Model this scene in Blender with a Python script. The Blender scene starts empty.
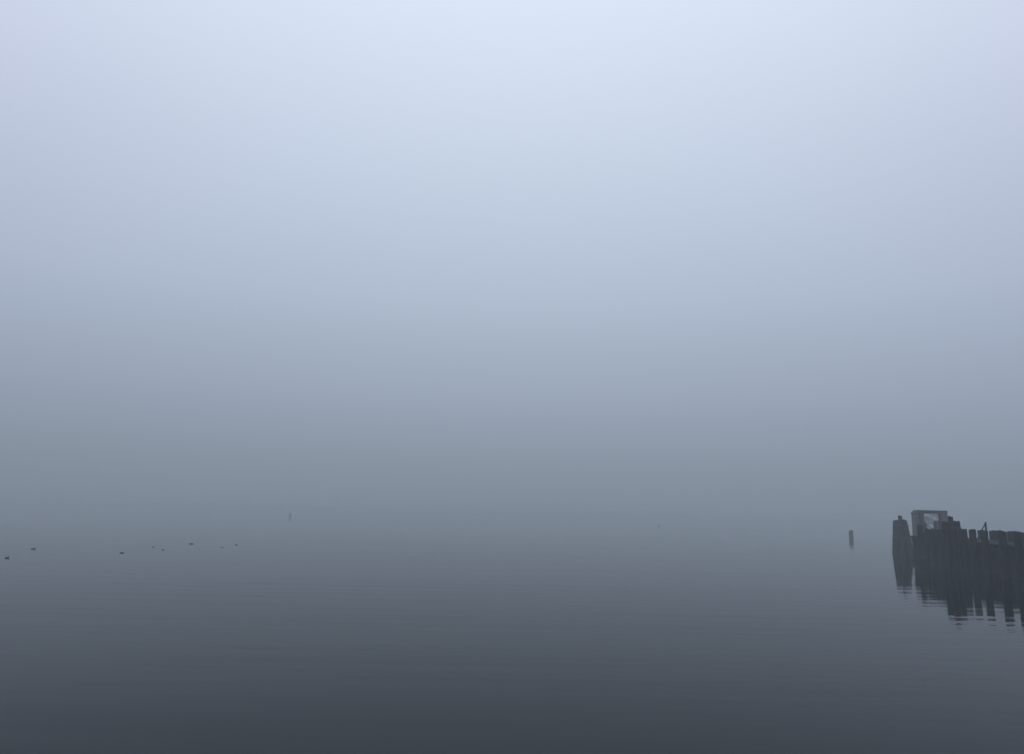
import bpy, bmesh, math, random
from mathutils import Vector, Matrix

random.seed(11)
R = math.radians
S = bpy.context.scene
COL = S.collection
EYE = 3.0                        # metres above the water
UX, UY = 0.1812, 0.9835          # direction of the pier, shore to sea

# ------------------------------------------------------------------ helpers
def tag(o, label=None, cat=None, group=None, kind=None):
    if label: o['label'] = label
    if cat: o['category'] = cat
    if group: o['group'] = group
    if kind: o['kind'] = kind
    return o

def empty(name, loc, rz=0.0):
    o = bpy.data.objects.new(name, None)
    o.empty_display_size = 0.3
    COL.objects.link(o)
    o.location = loc
    o.rotation_euler = (0, 0, rz)
    return o

def obj(name, bm, mat, parent=None, smooth=False):
    bmesh.ops.recalc_face_normals(bm, faces=bm.faces)
    me = bpy.data.meshes.new(name)
    bm.to_mesh(me); bm.free()
    if smooth:
        for p in me.polygons: p.use_smooth = True
    me.materials.append(mat)
    o = bpy.data.objects.new(name, me)
    COL.objects.link(o)
    if parent: o.parent = parent
    return o

def add_pile(bm, base, top, r0, r1, rng, sides=14, rings=9, worn=0.05):
    """A rough round timber from base to top: wavy radius, chamfered and eroded head."""
    base, top = Vector(base), Vector(top)
    ax = (top - base).normalized()
    sx = ax.cross(Vector((0.13, 1, 0.05))).normalized()
    sy = ax.cross(sx)
    lob = [rng.uniform(-0.05, 0.05) for _ in range(sides)]
    ph = rng.uniform(0, 6)
    loops = []
    ts = [i / (rings - 1) for i in range(rings)]
    for i, t in enumerate(ts):
        c = base.lerp(top, t) + sx * 0.012 * math.sin(ph + 5 * t) + sy * 0.012 * math.cos(ph * 2 + 4 * t)
        r = r0 + (r1 - r0) * t
        last = i == rings - 1
        lp = []
        for k in range(sides):
            a = 2 * math.pi * k / sides
            rr = r * (1 + lob[k] + rng.uniform(-0.025, 0.025))
            p = c + (sx * math.cos(a) + sy * math.sin(a)) * rr
            if last: p -= ax * rng.uniform(0.02, 0.02 + worn)
            lp.append(bm.verts.new(p))
        loops.append(lp)
    lp = []
    tilt = rng.uniform(-0.25, 0.25)
    for k in range(sides):                       # chamfered, weathered head
        a = 2 * math.pi * k / sides
        rr = r1 * 0.72
        lp.append(bm.verts.new(top + (sx * math.cos(a) + sy * math.sin(a)) * rr
                               + ax * (rng.uniform(-0.02, 0.03) + tilt * rr * math.cos(a))))
    loops.append(lp)
    for a, b in zip(loops, loops[1:]):
        for k in range(sides):
            n = (k + 1) % sides
            bm.faces.new((a[k], a[n], b[n], b[k]))
    mid = bm.verts.new(top - ax * rng.uniform(0.0, 0.03))
    for k in range(sides):
        bm.faces.new((loops[-1][k], loops[-1][(k + 1) % sides], mid))
    bm.faces.new(loops[0][::-1])

def add_beam(bm, a, b, w, h, up=(0, 0, 1), bev=0.012, rng=None):
    """A squared timber from a to b, w wide and h high, with softened edges."""
    a, b = Vector(a), Vector(b)
    ax = (b - a).normalized()
    up = Vector(up)
    side = ax.cross(up).normalized()
    up = side.cross(ax)
    vs = []
    j = (lambda: rng.uniform(-0.01, 0.01)) if rng else (lambda: 0)
    for e in (a, b):
        lp = []
        for su, sv in ((-1, -1), (1, -1), (1, 1), (-1, 1)):
            for du, dv in (((0, 1), (1, 0)) if su * sv > 0 else ((1, 0), (0, 1))):
                p = e + side * su * (w / 2 - bev * du) + up * sv * (h / 2 - bev * dv) + ax * j()
                lp.append(bm.verts.new(p))
        vs.append(lp)
    n = len(vs[0])
    for k in range(n):
        m = (k + 1) % n
        bm.faces.new((vs[0][k], vs[0][m], vs[1][m], vs[1][k]))
    bm.faces.new(vs[0][::-1]); bm.faces.new(vs[1])

def add_ring(bm, c, ax, rad, tube, seg=28, n=6):
    """A loop of cable of radius rad about axis ax."""
    ax = Vector(ax).normalized()
    x = ax.cross(Vector((0, 1, 0.01))).normalized(); y = ax.cross(x)
    loops = []
    for i in range(seg):
        a = 2 * math.pi * i / seg
        d = x * math.cos(a) + y * math.sin(a)
        cc = Vector(c) + d * rad(a) if callable(rad) else Vector(c) + d * rad
        loops.append([bm.verts.new(cc + d * tube * math.cos(2 * math.pi * k / n) + ax * tube * math.sin(2 * math.pi * k / n)) for k in range(n)])
    for i in range(seg):
        p, q = loops[i], loops[(i + 1) % seg]
        for k in range(n):
            m = (k + 1) % n
            bm.faces.new((p[k], p[m], q[m], q[k]))

# ---------------------------------------------------------------- materials
def new_mat(name):
    m = bpy.data.materials.new(name)
    m.use_nodes = True
    nt = m.node_tree
    return m, nt, nt.nodes['Principled BSDF']

def wood(name, dark, light, rough=0.85, weed=True):
    m, nt, b = new_mat(name)
    N, L = nt.nodes.new, nt.links.new
    tc = N('ShaderNodeTexCoord')
    mp = N('ShaderNodeMapping'); mp.inputs['Scale'].default_value = (9, 9, 0.9)
    L(tc.outputs['Object'], mp.inputs['Vector'])
    n1 = N('ShaderNodeTexNoise'); n1.inputs['Scale'].default_value = 2.2; n1.inputs['Detail'].default_value = 8
    L(mp.outputs['Vector'], n1.inputs['Vector'])
    r1 = N('ShaderNodeValToRGB')
    r1.color_ramp.elements[0].position = 0.3; r1.color_ramp.elements[0].color = (*dark, 1)
    r1.color_ramp.elements[1].position = 0.75; r1.color_ramp.elements[1].color = (*light, 1)
    L(n1.outputs['Fac'], r1.inputs['Fac'])
    col = r1.outputs['Color']
    if weed:      # band of weed and mussels left by the tide, ragged upper edge
        ge = N('ShaderNodeNewGeometry'); sp = N('ShaderNodeSeparateXYZ'); L(ge.outputs['Position'], sp.inputs[0])
        n2 = N('ShaderNodeTexNoise'); n2.inputs['Scale'].default_value = 3.0; n2.inputs['Detail'].default_value = 5
        L(ge.outputs['Position'], n2.inputs['Vector'])
        ad = N('ShaderNodeMath'); ad.operation = 'MULTIPLY_ADD'
        L(n2.outputs['Fac'], ad.inputs[0]); ad.inputs[1].default_value = 1.0; L(sp.outputs['Z'], ad.inputs[2])
        rp = N('ShaderNodeMapRange'); L(ad.outputs[0], rp.inputs['Value'])
        rp.inputs['From Min'].default_value = 1.15; rp.inputs['From Max'].default_value = 1.45
        mx = N('ShaderNodeMix'); mx.data_type = 'RGBA'
        L(rp.outputs['Result'], mx.inputs['Factor'])
        mx.inputs[6].default_value = (0.012, 0.015, 0.010, 1); L(col, mx.inputs[7])
        col = mx.outputs[2]
    L(col, b.inputs['Base Color'])
    b.inputs['Roughness'].default_value = rough
    b.inputs['Specular IOR Level'].default_value = 0.2
    bp = N('ShaderNodeBump'); bp.inputs['Strength'].default_value = 0.6; bp.inputs['Distance'].default_value = 0.02
    L(n1.outputs['Fac'], bp.inputs['Height']); L(bp.outputs['Normal'], b.inputs['Normal'])
    return m

def plain(name, c, rough=0.7, metal=0.0):
    m, nt, b = new_mat(name)
    N, L = nt.nodes.new, nt.links.new
    tc = N('ShaderNodeTexCoord'); n = N('ShaderNodeTexNoise'); n.inputs['Scale'].default_value = 14; n.inputs['Detail'].default_value = 6
    L(tc.outputs['Object'], n.inputs['Vector'])
    r = N('ShaderNodeValToRGB')
    r.color_ramp.elements[0].color = (*[v * 0.6 for v in c], 1); r.color_ramp.elements[0].position = 0.3
    r.color_ramp.elements[1].color = (*[min(1, v * 1.3) for v in c], 1); r.color_ramp.elements[1].position = 0.7
    L(n.outputs['Fac'], r.inputs['Fac']); L(r.outputs['Color'], b.inputs['Base Color'])
    b.inputs['Roughness'].default_value = rough; b.inputs['Metallic'].default_value = metal
    return m

M_PILE = wood('tarred_pile', (0.004, 0.005, 0.005), (0.024, 0.026, 0.024))
M_TIMBER = wood('dark_timber', (0.005, 0.006, 0.006), (0.026, 0.027, 0.025), weed=False)
M_SHED = wood('grey_boards', (0.06, 0.062, 0.064), (0.17, 0.17, 0.17), weed=False)
M_ROOF = wood('roof_felt', (0.030, 0.031, 0.033), (0.065, 0.066, 0.068), weed=False)
M_IRON = plain('rusty_iron', (0.035, 0.026, 0.022), 0.75)
M_BIRD = plain('dark_plumage', (0.045, 0.042, 0.042), 0.8)
def dirty_pane():
    m, nt, b = new_mat('dirty_pane')
    N, L = nt.nodes.new, nt.links.new
    b.inputs['Base Color'].default_value = (0.16, 0.165, 0.17, 1); b.inputs['Roughness'].default_value = 0.5
    tr = N('ShaderNodeBsdfTransparent'); mix = N('ShaderNodeMixShader')
    tc = N('ShaderNodeTexCoord'); n = N('ShaderNodeTexNoise'); n.inputs['Scale'].default_value = 2.5; n.inputs['Detail'].default_value = 5
    L(tc.outputs['Object'], n.inputs['Vector'])
    mr = N('ShaderNodeMapRange'); L(n.outputs['Fac'], mr.inputs['Value'])
    mr.inputs['From Min'].default_value = 0.3; mr.inputs['From Max'].default_value = 0.7
    mr.inputs['To Min'].default_value = 0.10; mr.inputs['To Max'].default_value = 0.50
    L(mr.outputs['Result'], mix.inputs['Fac']); L(tr.outputs[0], mix.inputs[1]); L(b.outputs[0], mix.inputs[2])
    L(mix.outputs[0], nt.nodes['Material Output'].inputs['Surface'])
    return m
M_PANE = dirty_pane()
M_BUOY = plain('worn_buoy', (0.05, 0.035, 0.035), 0.6)

# -------------------------------------------------------------------- water
def water_material():
    m, nt, b = new_mat('grey_water')
    N, L = nt.nodes.new, nt.links.new
    b.inputs['Base Color'].default_value = (0.006, 0.009, 0.010, 1)
    b.inputs['Roughness'].default_value = 0.035
    b.inputs['IOR'].default_value = 1.10
    ge = N('ShaderNodeNewGeometry')
    def noise(scale, sx, sy, rot, detail):
        mp = N('ShaderNodeMapping')
        mp.inputs['Rotation'].default_value = (0, 0, R(rot)); mp.inputs['Scale'].default_value = (sx, sy, 1)
        L(ge.outputs['Position'], mp.inputs['Vector'])
        n = N('ShaderNodeTexNoise'); n.inputs['Scale'].default_value = scale; n.inputs['Detail'].default_value = detail
        L(mp.outputs['Vector'], n.inputs['Vector'])
        return n.outputs['Fac']
    # long low swell, then wavelets, then cat's-paw ripples
    swell = noise(0.10, 0.35, 1.0, 8, 1.0)
    wave = noise(0.75, 0.13, 1.0, -4, 2.0)
    rip = noise(3.0, 0.7, 1.0, 14, 3.0)
    patch = noise(0.10, 0.10, 1.0, 3, 6.0)
    def mul(a, k):
        x = N('ShaderNodeMath'); x.operation = 'MULTIPLY'; L(a, x.inputs[0])
        if isinstance(k, float): x.inputs[1].default_value = k
        else: L(k, x.inputs[1])
        return x.outputs[0]
    def add(a, c):
        x = N('ShaderNodeMath'); x.operation = 'ADD'; L(a, x.inputs[0]); L(c, x.inputs[1]); return x.outputs[0]
    pr = N('ShaderNodeMapRange'); L(patch, pr.inputs['Value'])
    pr.inputs['From Min'].default_value = 0.44; pr.inputs['From Max'].default_value = 0.58
    pr.inputs['To Min'].default_value = 0.15; pr.inputs['To Max'].default_value = 1.0
    h = add(add(mul(swell, 0.012), mul(wave, 0.0145)), mul(mul(rip, 0.0060), pr.outputs['Result']))
    bp = N('ShaderNodeBump'); bp.inputs['Strength'].default_value = 1.0; bp.inputs['Distance'].default_value = 1.0
    L(h, bp.inputs['Height']); L(bp.outputs['Normal'], b.inputs['Normal'])
    return m

bm = bmesh.new()
W = 3800.0
ys = [-400, -60, 0, 30, 80, 200, 600, 1600, W]
xs = [-W, -900, -200, -60, 0, 60, 200, 900, W]
g = [[bm.verts.new((x, y, 0)) for x in xs] for y in ys]
for i in range(len(ys) - 1):
    for k in range(len(xs) - 1):
        bm.faces.new((g[i][k], g[i][k + 1], g[i + 1][k + 1], g[i + 1][k]))
tag(obj('water', bm, water_material()), kind='structure')

# --------------------------------------------------------- clusters of piles
def make_cluster(name, loc, spots, h, r, spread, label, group, king=0.0, bands=(0.82,), seed=1, lean=(0, 0), hvar=0.12):
    rng = random.Random(seed)
    root = empty(name, loc)
    tag(root, label, 'pilings', group)
    for i, (px, py) in enumerate(spots):
        d = math.hypot(px, py)
        k = 1.0 - spread
        bm = bmesh.new()
        is_king = king > 0 and i == 0
        hh = h + king if is_king else h - rng.uniform(0, hvar)
        add_pile(bm, (px * 1.12 - lean[0] * 0.2, py * 1.12, -0.9),
                 (px * k + lean[0], py * k + lean[1], hh),
                 r * rng.uniform(1.0, 1.1), r * (rng.uniform(0.86, 0.95) if not is_king else 0.9), rng)
        obj('piling', bm, M_PILE, root, smooth=False)
    rad = max(math.hypot(*p) for p in spots)
    for t in bands:
        z = h * t
        kk = 1.12 + (1.0 - spread - 1.12) * (z + 0.9) / (h + 0.9)
        bm = bmesh.new()
        for q in range(4):
            add_ring(bm, (lean[0] * t, lean[1] * t, z + q * 0.045), (0.03 * (q % 2), 0.02, 1), rad * kk + r * 0.98, 0.022)
        obj('cable_wrap', bm, M_IRON, root, smooth=True)
    return root

def ringspots(n, rad, ph=0.0, centre=True):
    s = [(0.0, 0.0)] if centre else []
    return s + [(rad * math.cos(ph + 2 * math.pi * i / n), rad * math.sin(ph + 2 * math.pi * i / n)) for i in range(n)]

GP = 'bundles of timber pilings standing in the water'
make_cluster('piling_cluster', (41.25, 82.6, 0), ringspots(8, 0.80, 0.3) + [(0.36, -0.3), (-0.38, 0.2), (0.1, 0.42)], 3.55, 0.21, 0.40,
             'tall tapering bundle of pilings, one poking up, standing free left of the pier end', GP,
             king=0.40, bands=(0.80, 0.45), seed=3, lean=(-0.06, 0), hvar=0.16)
make_cluster('piling_cluster', (31.58, 56.1, 0), ringspots(7, 0.54, 0.1) + [(0.2, -0.25)], 3.36, 0.19, 0.20,
             'bundle of pilings with one poking up, against the pier in front of the shed', GP,
             king=0.30, bands=(0.82,), seed=8, lean=(0.0, 0))
make_cluster('piling_cluster', (69.3, 159.2, 0), ringspots(3, 0.26, 0.5, centre=False), 1.72, 0.215, 0.15,
             'short stout bundle of pilings alone in the water, left of the tall tapering bundle', GP,
             bands=(0.75,), seed=5, hvar=0.06)
make_cluster('piling_cluster', (-115.0, 413.0, 0), ringspots(5, 0.52, 0.2), 2.15, 0.28, 0.2,
             'faint far bundle of pilings almost lost in the fog on open water', GP,
             bands=(0.75,), seed=6, lean=(0.1, 0))

# --------------------------------------------------------------------- pier
PX0, PY0 = 30.6, 47.1            # a point on the water side of the pier
pier = empty('timber_pier', (PX0, PY0, 0))
tag(pier, 'long dark timber pier of ragged pilings and planking at the right edge', 'pier')
NX, NY = UY, -UX                 # away from the open water, across the pier
def L(s, n, z):                  # along the pier, across it, up: in the pier's own frame
    return (UX * s + NX * n, UY * s + NY * n, z)
rng = random.Random(21)
S0, S1, PW = -13.0, 19.75, 3.0
def dz(s): return 1.86 + 0.22 * max(0, (s - 2) / 16)        # deck sags towards the shore end

# deck planks
bm = bmesh.new()
s = S0
while s < S1:
    w = rng.uniform(0.20, 0.27)
    if rng.random() > 0.05:
        z = dz(s) + rng.uniform(-0.012, 0.012)
        add_beam(bm, L(s, -0.12 + rng.uniform(-0.12, 0.04), z), L(s + rng.uniform(-0.02, 0.02), PW + rng.uniform(0, 0.2), z), w, 0.075)
    s += w + 0.02
obj('deck', bm, M_TIMBER, pier)

# sheeting boards on the water side, hung behind the front pilings, ragged below
bm = bmesh.new()
s = S0
while s < S1 - 0.4:
    w = rng.uniform(0.22, 0.30)
    if rng.random() > 0.03:
        t = dz(s) - 0.06 - rng.uniform(0, 0.05)
        add_beam(bm, L(s, 0.14 + rng.uniform(-0.012, 0.012), -0.8), L(s + rng.uniform(-0.03, 0.03), 0.14, t), w, 0.07, up=(NX, NY, 0))
    s += w + rng.choice((0.01, 0.015, 0.03))
obj('sheeting', bm, M_PILE, pier)

# wales along the face and the stringers
for n, z, w, h in ((-0.02, 1.55, 0.2, 0.26), (-0.02, 0.75, 0.2, 0.24)):
    bm = bmesh.new()
    s = S0
    while s < S1:
        e = min(S1 + 0.1, s + 5.2)
        add_beam(bm, L(s + 0.01, n, z + 0.2 * max(0, s - 2) / 16), L(e - 0.01, n, z + 0.2 * max(0, e - 2) / 16), w, h, rng=rng)
        s = e
    obj('wale', bm, M_TIMBER, pier)
for n in (0.7, 1.6, 2.5):
    bm = bmesh.new()
    add_beam(bm, L(S0, n, 1.66), L(2, n, 1.66), 0.24, 0.28)
    add_beam(bm, L(2.01, n, 1.66), L(S1 - 0.2, n, 1.87), 0.24, 0.28)
    obj('stringer', bm, M_TIMBER, pier)
# pile caps across the pier
for s in (-11, -8, -5, -2, 1, 4, 7, 10, 13, 16, 19):
    bm = bmesh.new()
    add_beam(bm, L(s, 0.2, dz(s) - 0.50), L(s, PW, dz(s) - 0.50), 0.3, 0.26)
    obj('pile_cap', bm, M_TIMBER, pier)

def piling(s, n, top, r, lean_s=0.0, lean_n=0.0):
    bm = bmesh.new()
    add_pile(bm, L(s - lean_s * 0.3, n - lean_n * 0.3, -0.9), L(s + lean_s, n + lean_n, top), r * 1.06, r * 0.94, rng)
    obj('piling', bm, M_PILE, pier)

# pilings on the water side, proud of the planking
FRONT = [(-11.0, 2.60), (-8.2, 2.7), (-5.6, 2.72), (-3.2, 2.74), (-0.6, 2.76), (1.43, 2.76), (4.11, 2.77), (6.15, 2.80),
         (7.59, 2.79), (8.16, 2.80), (8.81, 2.82), (9.37, 2.79), (10.05, 2.78), (10.74, 2.77), (11.44, 2.76), (12.06, 2.72), (12.6, 2.40),
         (13.34, 2.72), (14.18, 2.70), (15.05, 2.75), (15.9, 2.4), (16.67, 3.05), (17.3, 2.06), (17.95, 2.04)]
for s, t in FRONT:
    piling(s, -0.36, t, rng.uniform(0.215, 0.25), rng.uniform(-0.05, 0.05), rng.uniform(-0.03, 0.05))
# pilings of the far side, standing above the deck
BACK = [(-3.0, 2.6), (-1.2, 2.65), (0.6, 2.62), (2.4, 2.66), (4.4, 2.68), (6.72, 2.71), (7.68, 2.66), (9.11, 2.71), (11.57, 2.74),
        (12.27, 2.72), (14.3, 2.74), (17.78, 2.75), (18.52, 2.77)]
for s, t in BACK:
    piling(s, PW + 0.25, t, rng.uniform(0.21, 0.25), rng.uniform(-0.06, 0.06), rng.uniform(-0.04, 0.04))
# pilings under the deck
for s in (-11, -8, -5, -2, 1, 4, 7, 10, 13, 16, 19):
    for n in (1.2, 2.2):
        piling(s, n, dz(s) - 0.64, 0.2)
# end of the pier: a fallen brace and a ledge beam
bm = bmesh.new(); add_beam(bm, L(19.9, -0.1, 2.02), L(19.9, PW + 0.1, 2.02), 0.26, 0.22, rng=rng); obj('ledge_beam', bm, M_TIMBER, pier)
bm = bmesh.new(); add_beam(bm, L(20.05, 0.5, 0.35), L(20.05, PW - 0.4, 1.75), 0.09, 0.24); obj('cross_brace', bm, M_TIMBER, pier)
bm = bmesh.new(); add_beam(bm, L(14.6, -0.62, 0.55), L(19.5, -0.62, 0.18), 0.09, 0.22); obj('cross_brace', bm, M_TIMBER, pier)

# --------------------------------------------------------------------- shed
def make_shed():
    sc = Vector((46.84, 87.34, 0))
    z0 = 1.77
    root = empty('pier_shed', (sc.x, sc.y, z0), R(-10.4))
    tag(root, 'small grey boarded shed with flat roof and open doorway, beyond the pier end', 'shed')
    w, d, h = 3.2, 1.3, 2.80       # front along local x, facing local -y
    t = 0.07
    # side walls
    def boards(bm, p, q, z1, z2, step=0.19):
        p, q = Vector(p), Vector(q)
        n = max(1, round((q - p).length / step))
        dirv = (q - p) / n
        nrm = Vector((-dirv.y, dirv.x, 0)).normalized()
        for i in range(n):
            c = p + dirv * (i + 0.5) + nrm * rng.uniform(-0.006, 0.006)
            add_beam(bm, c + Vector((0, 0, z1 + rng.uniform(0, 0.015))), c + Vector((0, 0, z2)), dirv.length - 0.008, 0.035, up=nrm, bev=0.004)
    for x in (-w / 2, w / 2):
        bm = bmesh.new(); boards(bm, (x, -d / 2 + 0.08, 0), (x, d / 2 - 0.08, 0), 0, h - (0.32 if x < 0 else 0.06)); obj('side_wall', bm, M_SHED, root)
    fw = bmesh.new()               # front and back: panels beside the opening and a header above
    a, b2 = -1.18, 0.90
    boards(fw, (-w / 2 + 0.06, -d / 2, 0), (-w / 2 + 0.26, -d / 2, 0), 0, h - 0.21)
    boards(fw, (-w / 2 + 0.26, -d / 2, 0), (a, -d / 2, 0), 0, h - 0.02)
    boards(fw, (b2, -d / 2, 0), (w / 2 - 0.06, -d / 2, 0), 0, h - 0.02)
    boards(fw, (a, -d / 2, 0), (b2, -d / 2, 0), h - 0.30, h - 0.02)
    obj('front_wall', fw, M_SHED, root)
    bw = bmesh.new()
    boards(bw, (-w / 2 + 0.06, d / 2, 0), (-w / 2 + 0.26, d / 2, 0), 0, h - 0.21)
    boards(bw, (-w / 2 + 0.26, d / 2, 0), (-0.36, d / 2, 0), 0, h - 0.02)
    boards(bw, (1.12, d / 2, 0), (w / 2 - 0.06, d / 2, 0), 0, h - 0.02)
    boards(bw, (-0.36, d / 2, 0), (1.12, d / 2, 0), h - 0.30, h - 0.02)
    obj('back_wall', bw, M_SHED, root)
    for x in (-w / 2, w / 2):
        for y in (-d / 2, d / 2):
            bm = bmesh.new(); add_beam(bm, (x, y, 0), (x, y, h - (0.32 if x < 0 else 0.04)), 0.11, 0.11, up=(0, 1, 0)); obj('corner_post', bm, M_SHED, root)
    for x in (a - 0.05, b2 + 0.05):
        bm = bmesh.new(); add_beam(bm, (x, -d / 2 - 0.05, 0), (x, -d / 2 - 0.05, h - 0.2), 0.1, 0.06, up=(0, 1, 0)); obj('door_frame', bm, M_TIMBER, root)
    bm = bmesh.new()               # flat roof whose left side slopes down to a lower eave
    prof = [(-w / 2 - 0.10, h - 0.35), (-w / 2 + 0.24, h), (w / 2 + 0.06, h - 0.02), (w / 2 + 0.06, h + 0.07), (-w / 2 + 0.22, h + 0.10), (-w / 2 - 0.11, h - 0.26)]
    ends = [[bm.verts.new((x, y, z)) for x, z in prof] for y in (-d / 2 - 0.12, d / 2 + 0.12)]
    for k in range(6):
        bm.faces.new((ends[0][k], ends[0][(k + 1) % 6], ends[1][(k + 1) % 6], ends[1][k]))
    bm.faces.new(ends[0][::-1]); bm.faces.new(ends[1])
    rf = obj('roof', bm, M_ROOF, root)
    bm = bmesh.new()
    add_beam(bm, (-w / 2 + 0.25, -d / 2 - 0.135, h + 0.02), (w / 2 + 0.05, -d / 2 - 0.135, h), 0.028, 0.12)
    obj('fascia', bm, M_SHED, rf)
    bm = bmesh.new()               # dirty sheet of plastic or glass filling the back opening
    add_beam(bm, (-0.36, d / 2, h / 2 - 0.15), (1.12, d / 2, h / 2 - 0.15), 0.012, h - 0.34, bev=0.002)
    obj('window_pane', bm, M_PANE, root)
    return root
make_shed()

# the platform the shed stands on, off the end of the pier
pf = empty('timber_platform', (46.78, 87.35, 0), R(-10.4))
tag(pf, 'low timber platform under the grey shed, mostly hidden behind the pier', 'platform')
bm = bmesh.new()
y = -1.75
while y < 1.25:
    wd = rng.uniform(0.2, 0.26)
    add_beam(bm, (-1.72 + rng.uniform(-0.06, 0.03), y, 1.72), (1.95 + rng.uniform(0, 0.1), y, 1.72), wd, 0.08, bev=0.008)
    y += wd + 0.02
obj('deck', bm, M_TIMBER, pf)
for x in (-1.42, 0.0, 1.6):
    bm = bmesh.new(); add_beam(bm, (x, -1.8, 1.53), (x, 1.25, 1.53), 0.26, 0.28); obj('pile_cap', bm, M_TIMBER, pf)
    for yy in (-1.4, 0.9):
        bm = bmesh.new(); add_pile(bm, (x, yy, -0.9), (x, yy, 1.40), 0.22, 0.2, rng); obj('piling', bm, M_PILE, pf)
for x, t in ((-1.12, 3.25), (-0.30, 2.7), (0.0, 3.52), (0.42, 3.56), (1.25, 3.2)):
    bm = bmesh.new(); add_pile(bm, (x, -2.08, -0.9), (x + rng.uniform(-0.05, 0.05), -2.06, t), 0.21, 0.19, rng); obj('piling', bm, M_PILE, pf)

# a thin pole with a stay, standing on the pier
mp = empty('mooring_pole', (PX0 + L(8.4, 1.4, 0)[0], PY0 + L(8.4, 1.4, 0)[1], 1.96))
tag(mp, 'thin upright pole with a slanting stay, rising above the ragged pilings of the pier', 'pole')
bm = bmesh.new(); add_pile(bm, (0, 0, 0), (-0.02, 0.02, 1.36), 0.07, 0.06, rng, sides=10, rings=5, worn=0.02); obj('pole', bm, M_TIMBER, mp)
bm = bmesh.new(); add_pile(bm, (-0.72, 0.14, 0.0), (-0.06, 0.03, 1.22), 0.045, 0.04, rng, sides=8, rings=4, worn=0.0); obj('stay', bm, M_IRON, mp)

# ----------------------------------------------------------------- seabirds
def bird_mesh(name, headup, k):
    pts = [((-0.19, 0, 0.075), 0.018, 0.008), ((-0.12, 0, 0.055), 0.055, 0.035), ((0.0, 0, 0.045), 0.085, 0.062),
           ((0.09, 0, 0.055), 0.075, 0.062), ((0.135, 0, 0.085), 0.045, 0.045), ((0.15, 0, 0.085 + 0.05 * headup), 0.027, 0.027),
           ((0.165, 0, 0.10 + 0.085 * headup), 0.034, 0.036), ((0.205, 0, 0.10 + 0.082 * headup), 0.020, 0.018), ((0.25, 0, 0.09 + 0.08 * headup), 0.010, 0.005)]
    me = bpy.data.meshes.new(name)
    bm = bmesh.new()
    vs = [bm.verts.new(p) for p, _, _ in pts]
    for a, b in zip(vs, vs[1:]): bm.edges.new((a, b))
    bm.to_mesh(me); bm.free()
    o = bpy.data.objects.new(name, me)
    COL.objects.link(o)
    sk = o.modifiers.new('skin', 'SKIN')
    o.modifiers.new('sub', 'SUBSURF').levels = 2
    for v, (_, a, b) in zip(me.skin_vertices[0].data, pts): v.radius = (a, b)
    me.skin_vertices[0].data[2].use_root = True
    dg = bpy.context.evaluated_depsgraph_get()
    out = bpy.data.meshes.new_from_object(o.evaluated_get(dg))
    bpy.data.objects.remove(o)
    for p in out.polygons: p.use_smooth = True
    out.materials.clear(); out.materials.append(M_BIRD)
    return out
B_UP, B_LOW = bird_mesh('seabird', 1.0, 0), bird_mesh('seabird', 0.15, 1)
GB = 'dark seabirds afloat on the misty water'
BIRDS = [(-28.72, 45.58, B_UP, 80, 0.95, 'small dark seabird at the far left edge of the flock, seen end on'),
         (-33.23, 55.48, B_UP, 8, 1.0, 'dark seabird afloat side on with its head raised to the right, second from the left'),
         (-25.81, 53.06, B_LOW, 176, 1.0, 'dark low seabird alone between the two at the left edge and the middle pair'),
         (-27.83, 62.1, B_LOW, 30, 0.75, 'tiny faint seabird, upper left one of the middle pair afloat'),
         (-25.24, 58.0, B_UP, 155, 0.8, 'small dark seabird, lower right one of the middle pair afloat'),
         (-27.59, 68.86, B_LOW, 5, 1.15, 'dark low seabird afloat side on, farthest from the shore just right of the middle pair'),
         (-23.04, 63.79, B_LOW, 40, 0.7, 'tiny seabird speck, lower left of the last two at the right of the flock'),
         (-23.68, 68.87, B_UP, 20, 0.8, 'small faint seabird, rightmost of the flock afloat')]
for x, y, me, a, k, lab in BIRDS:
    o = bpy.data.objects.new('seabird', me)
    COL.objects.link(o)
    o.location = (x, y, -0.012); o.rotation_euler = (0, 0, R(a)); o.scale = (k * 0.9, k * 0.85, k * 0.62)
    tag(o, lab, 'bird', GB)

# ------------------------------------------------------------------ buoy
by = empty('mooring_buoy', (69.5, 363.6, 0))
tag(by, 'tiny round buoy barely visible through the fog far out on the open water', 'buoy')
bm = bmesh.new()
bmesh.ops.create_uvsphere(bm, u_segments=24, v_segments=16, radius=0.55)
for v in bm.verts: v.co.z = v.co.z * 0.95 + 0.22
obj('float', bm, M_BUOY, by, smooth=True)
bm = bmesh.new(); add_ring(bm, (0, 0, 0.86), (0, 1, 0), 0.14, 0.035); obj('lifting_ring', bm, M_IRON, by, smooth=True)
bm = bmesh.new(); add_ring(bm, (0, 0, 0.22), (0, 0.01, 1), 0.56, 0.05); obj('rubbing_band', bm, M_IRON, by, smooth=True)

# --------------------------------------------------------------------- haze
bm = bmesh.new()
bmesh.ops.create_cube(bm, size=1.0)
HX, HY0, HY1, HZ0, HZ1 = 3900, -500, 3900, -1.2, 5.0
for v in bm.verts:
    v.co = (v.co.x * 2 * HX, (HY0 + HY1) / 2 + v.co.y * (HY1 - HY0), (HZ0 + HZ1) / 2 + v.co.z * (HZ1 - HZ0))
hm = bpy.data.materials.new('sea_fog'); hm.use_nodes = True
nt = hm.node_tree; nt.nodes.clear()
ou = nt.nodes.new('ShaderNodeOutputMaterial'); pv = nt.nodes.new('ShaderNodeVolumePrincipled')
pv.inputs['Density'].default_value = 0.0036
pv.inputs['Density Attribute'].default_value = ''
pv.inputs['Color'].default_value = (0.625, 0.69, 0.73, 1)
pv.inputs['Anisotropy'].default_value = 0.0
nt.links.new(pv.outputs[0], ou.inputs['Volume'])
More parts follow.
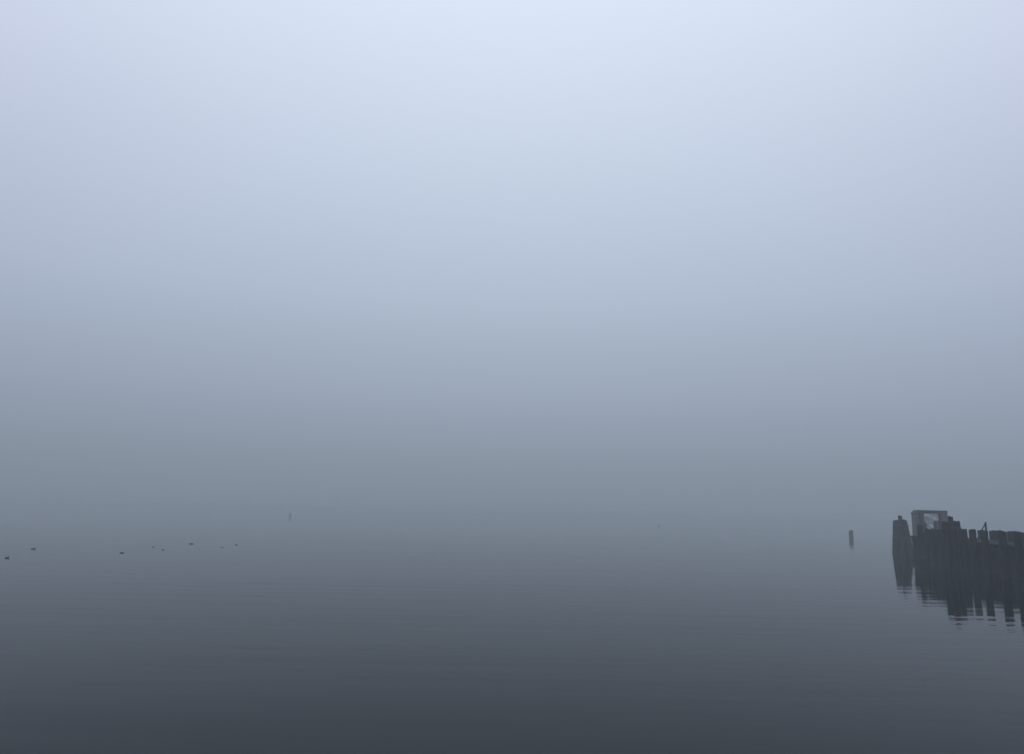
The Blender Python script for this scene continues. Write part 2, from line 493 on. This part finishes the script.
tag(obj('haze', bm, hm), kind='stuff')

# ---------------------------------------------------------------- sky, light
SUN_EL, SUN_AZ = 58.0, 0.0       # behind thick cloud, ahead of the camera
w = bpy.data.worlds.new('World'); S.world = w; w.use_nodes = True
nt = w.node_tree; N, K = nt.nodes.new, nt.links.new
bg = nt.nodes['Background']; bg.inputs['Strength'].default_value = 0.1
sky = N('ShaderNodeTexSky'); sky.sky_type = 'NISHITA'; sky.sun_disc = False
sky.sun_elevation = R(SUN_EL); sky.sun_rotation = R(SUN_AZ); sky.dust_density = 4.0
tc = N('ShaderNodeTexCoord')
sep = N('ShaderNodeSeparateXYZ'); K(tc.outputs['Generated'], sep.inputs[0])
ramp = N('ShaderNodeValToRGB')   # overcast: brightness rises with height, value against sin(elevation)
cr = ramp.color_ramp; cr.interpolation = 'B_SPLINE'
STOPS = [(0.0, (0.225, 0.270, 0.335)), (0.08, (0.270, 0.322, 0.405)), (0.15, (0.325, 0.390, 0.490)), (0.27, (0.430, 0.512, 0.640)),
         (0.45, (0.580, 0.668, 0.810)), (0.60, (0.690, 0.785, 0.925)), (0.80, (0.79, 0.88, 1.0)), (1.0, (0.80, 0.89, 1.0))]
while len(cr.elements) < len(STOPS): cr.elements.new(0.5)
for e, (p, c) in zip(cr.elements, STOPS): e.position = p; e.color = (*c, 1)
K(sep.outputs['Z'], ramp.inputs['Fac'])
dt = N('ShaderNodeVectorMath'); dt.operation = 'DOT_PRODUCT'
K(tc.outputs['Generated'], dt.inputs[0]); dt.inputs[1].default_value = (0, math.cos(R(SUN_EL)), math.sin(R(SUN_EL)))
gl = N('ShaderNodeMapRange'); K(dt.outputs['Value'], gl.inputs['Value'])
gl.inputs['From Min'].default_value = 0.3; gl.inputs['From Max'].default_value = 1.0
gl.inputs['To Min'].default_value = 8.9; gl.inputs['To Max'].default_value = 10.4
cl = N('ShaderNodeVectorMath'); cl.operation = 'SCALE'
K(ramp.outputs['Color'], cl.inputs[0]); K(gl.outputs['Result'], cl.inputs['Scale'])
mx = N('ShaderNodeMix'); mx.data_type = 'RGBA'; mx.inputs['Factor'].default_value = 0.97   # nearly full cloud over the clear sky
K(sky.outputs['Color'], mx.inputs[6]); 
sq = N('ShaderNodeMath'); sq.operation = 'MULTIPLY'; 
xx = N('ShaderNodeMath'); xx.operation = 'MULTIPLY'; K(sep.outputs['X'], xx.inputs[0]); K(sep.outputs['X'], xx.inputs[1])
zz = N('ShaderNodeMapRange'); K(sep.outputs['Z'], zz.inputs['Value'])
zz.inputs['From Min'].default_value = 0.08; zz.inputs['From Max'].default_value = 0.42
zz.inputs['To Min'].default_value = 0.1; zz.inputs['To Max'].default_value = 1.3
K(xx.outputs[0], sq.inputs[0]); K(zz.outputs['Result'], sq.inputs[1])
lv = N('ShaderNodeMix'); lv.data_type = 'RGBA'; lv.blend_type = 'MULTIPLY'      # cloud turns a touch lavender away from the sun's side
K(sq.outputs[0], lv.inputs['Factor']); K(cl.outputs['Vector'], lv.inputs[6]); lv.inputs[7].default_value = (0.98, 0.86, 0.93, 1)
K(lv.outputs[2], mx.inputs[7])
K(mx.outputs[2], bg.inputs['Color'])

sd = bpy.data.lights.new('sun', 'SUN'); sd.energy = 0.5; sd.angle = R(40); sd.color = (1.0, 0.97, 0.93)
so = bpy.data.objects.new('sun', sd); COL.objects.link(so)
so.rotation_euler = (R(90 - SUN_EL), 0, R(180))
so.location = (0, 100, 160)

# ------------------------------------------------------------------- camera
cd = bpy.data.cameras.new('camera')
cd.sensor_width = 36.0; cd.lens = 773.0 * 36.0 / 1024.0
cd.clip_start = 0.1; cd.clip_end = 12000
co = bpy.data.objects.new('camera', cd); COL.objects.link(co)
co.matrix_world = Matrix.Translation((0, 0, EYE)) @ Matrix.Rotation(R(90 + 10.2), 4, 'X') @ Matrix.Rotation(R(1.28), 4, 'Z')
S.camera = co

S.render.engine = 'CYCLES'
S.cycles.use_denoising = True
S.cycles.volume_bounces = 2
S.cycles.max_bounces = 8
vs = S.view_settings
S.display_settings.display_device = 'sRGB'
vs.view_transform = 'Standard'; vs.look = 'None'; vs.exposure = 0.0; vs.gamma = 1.0; vs.use_curve_mapping = False
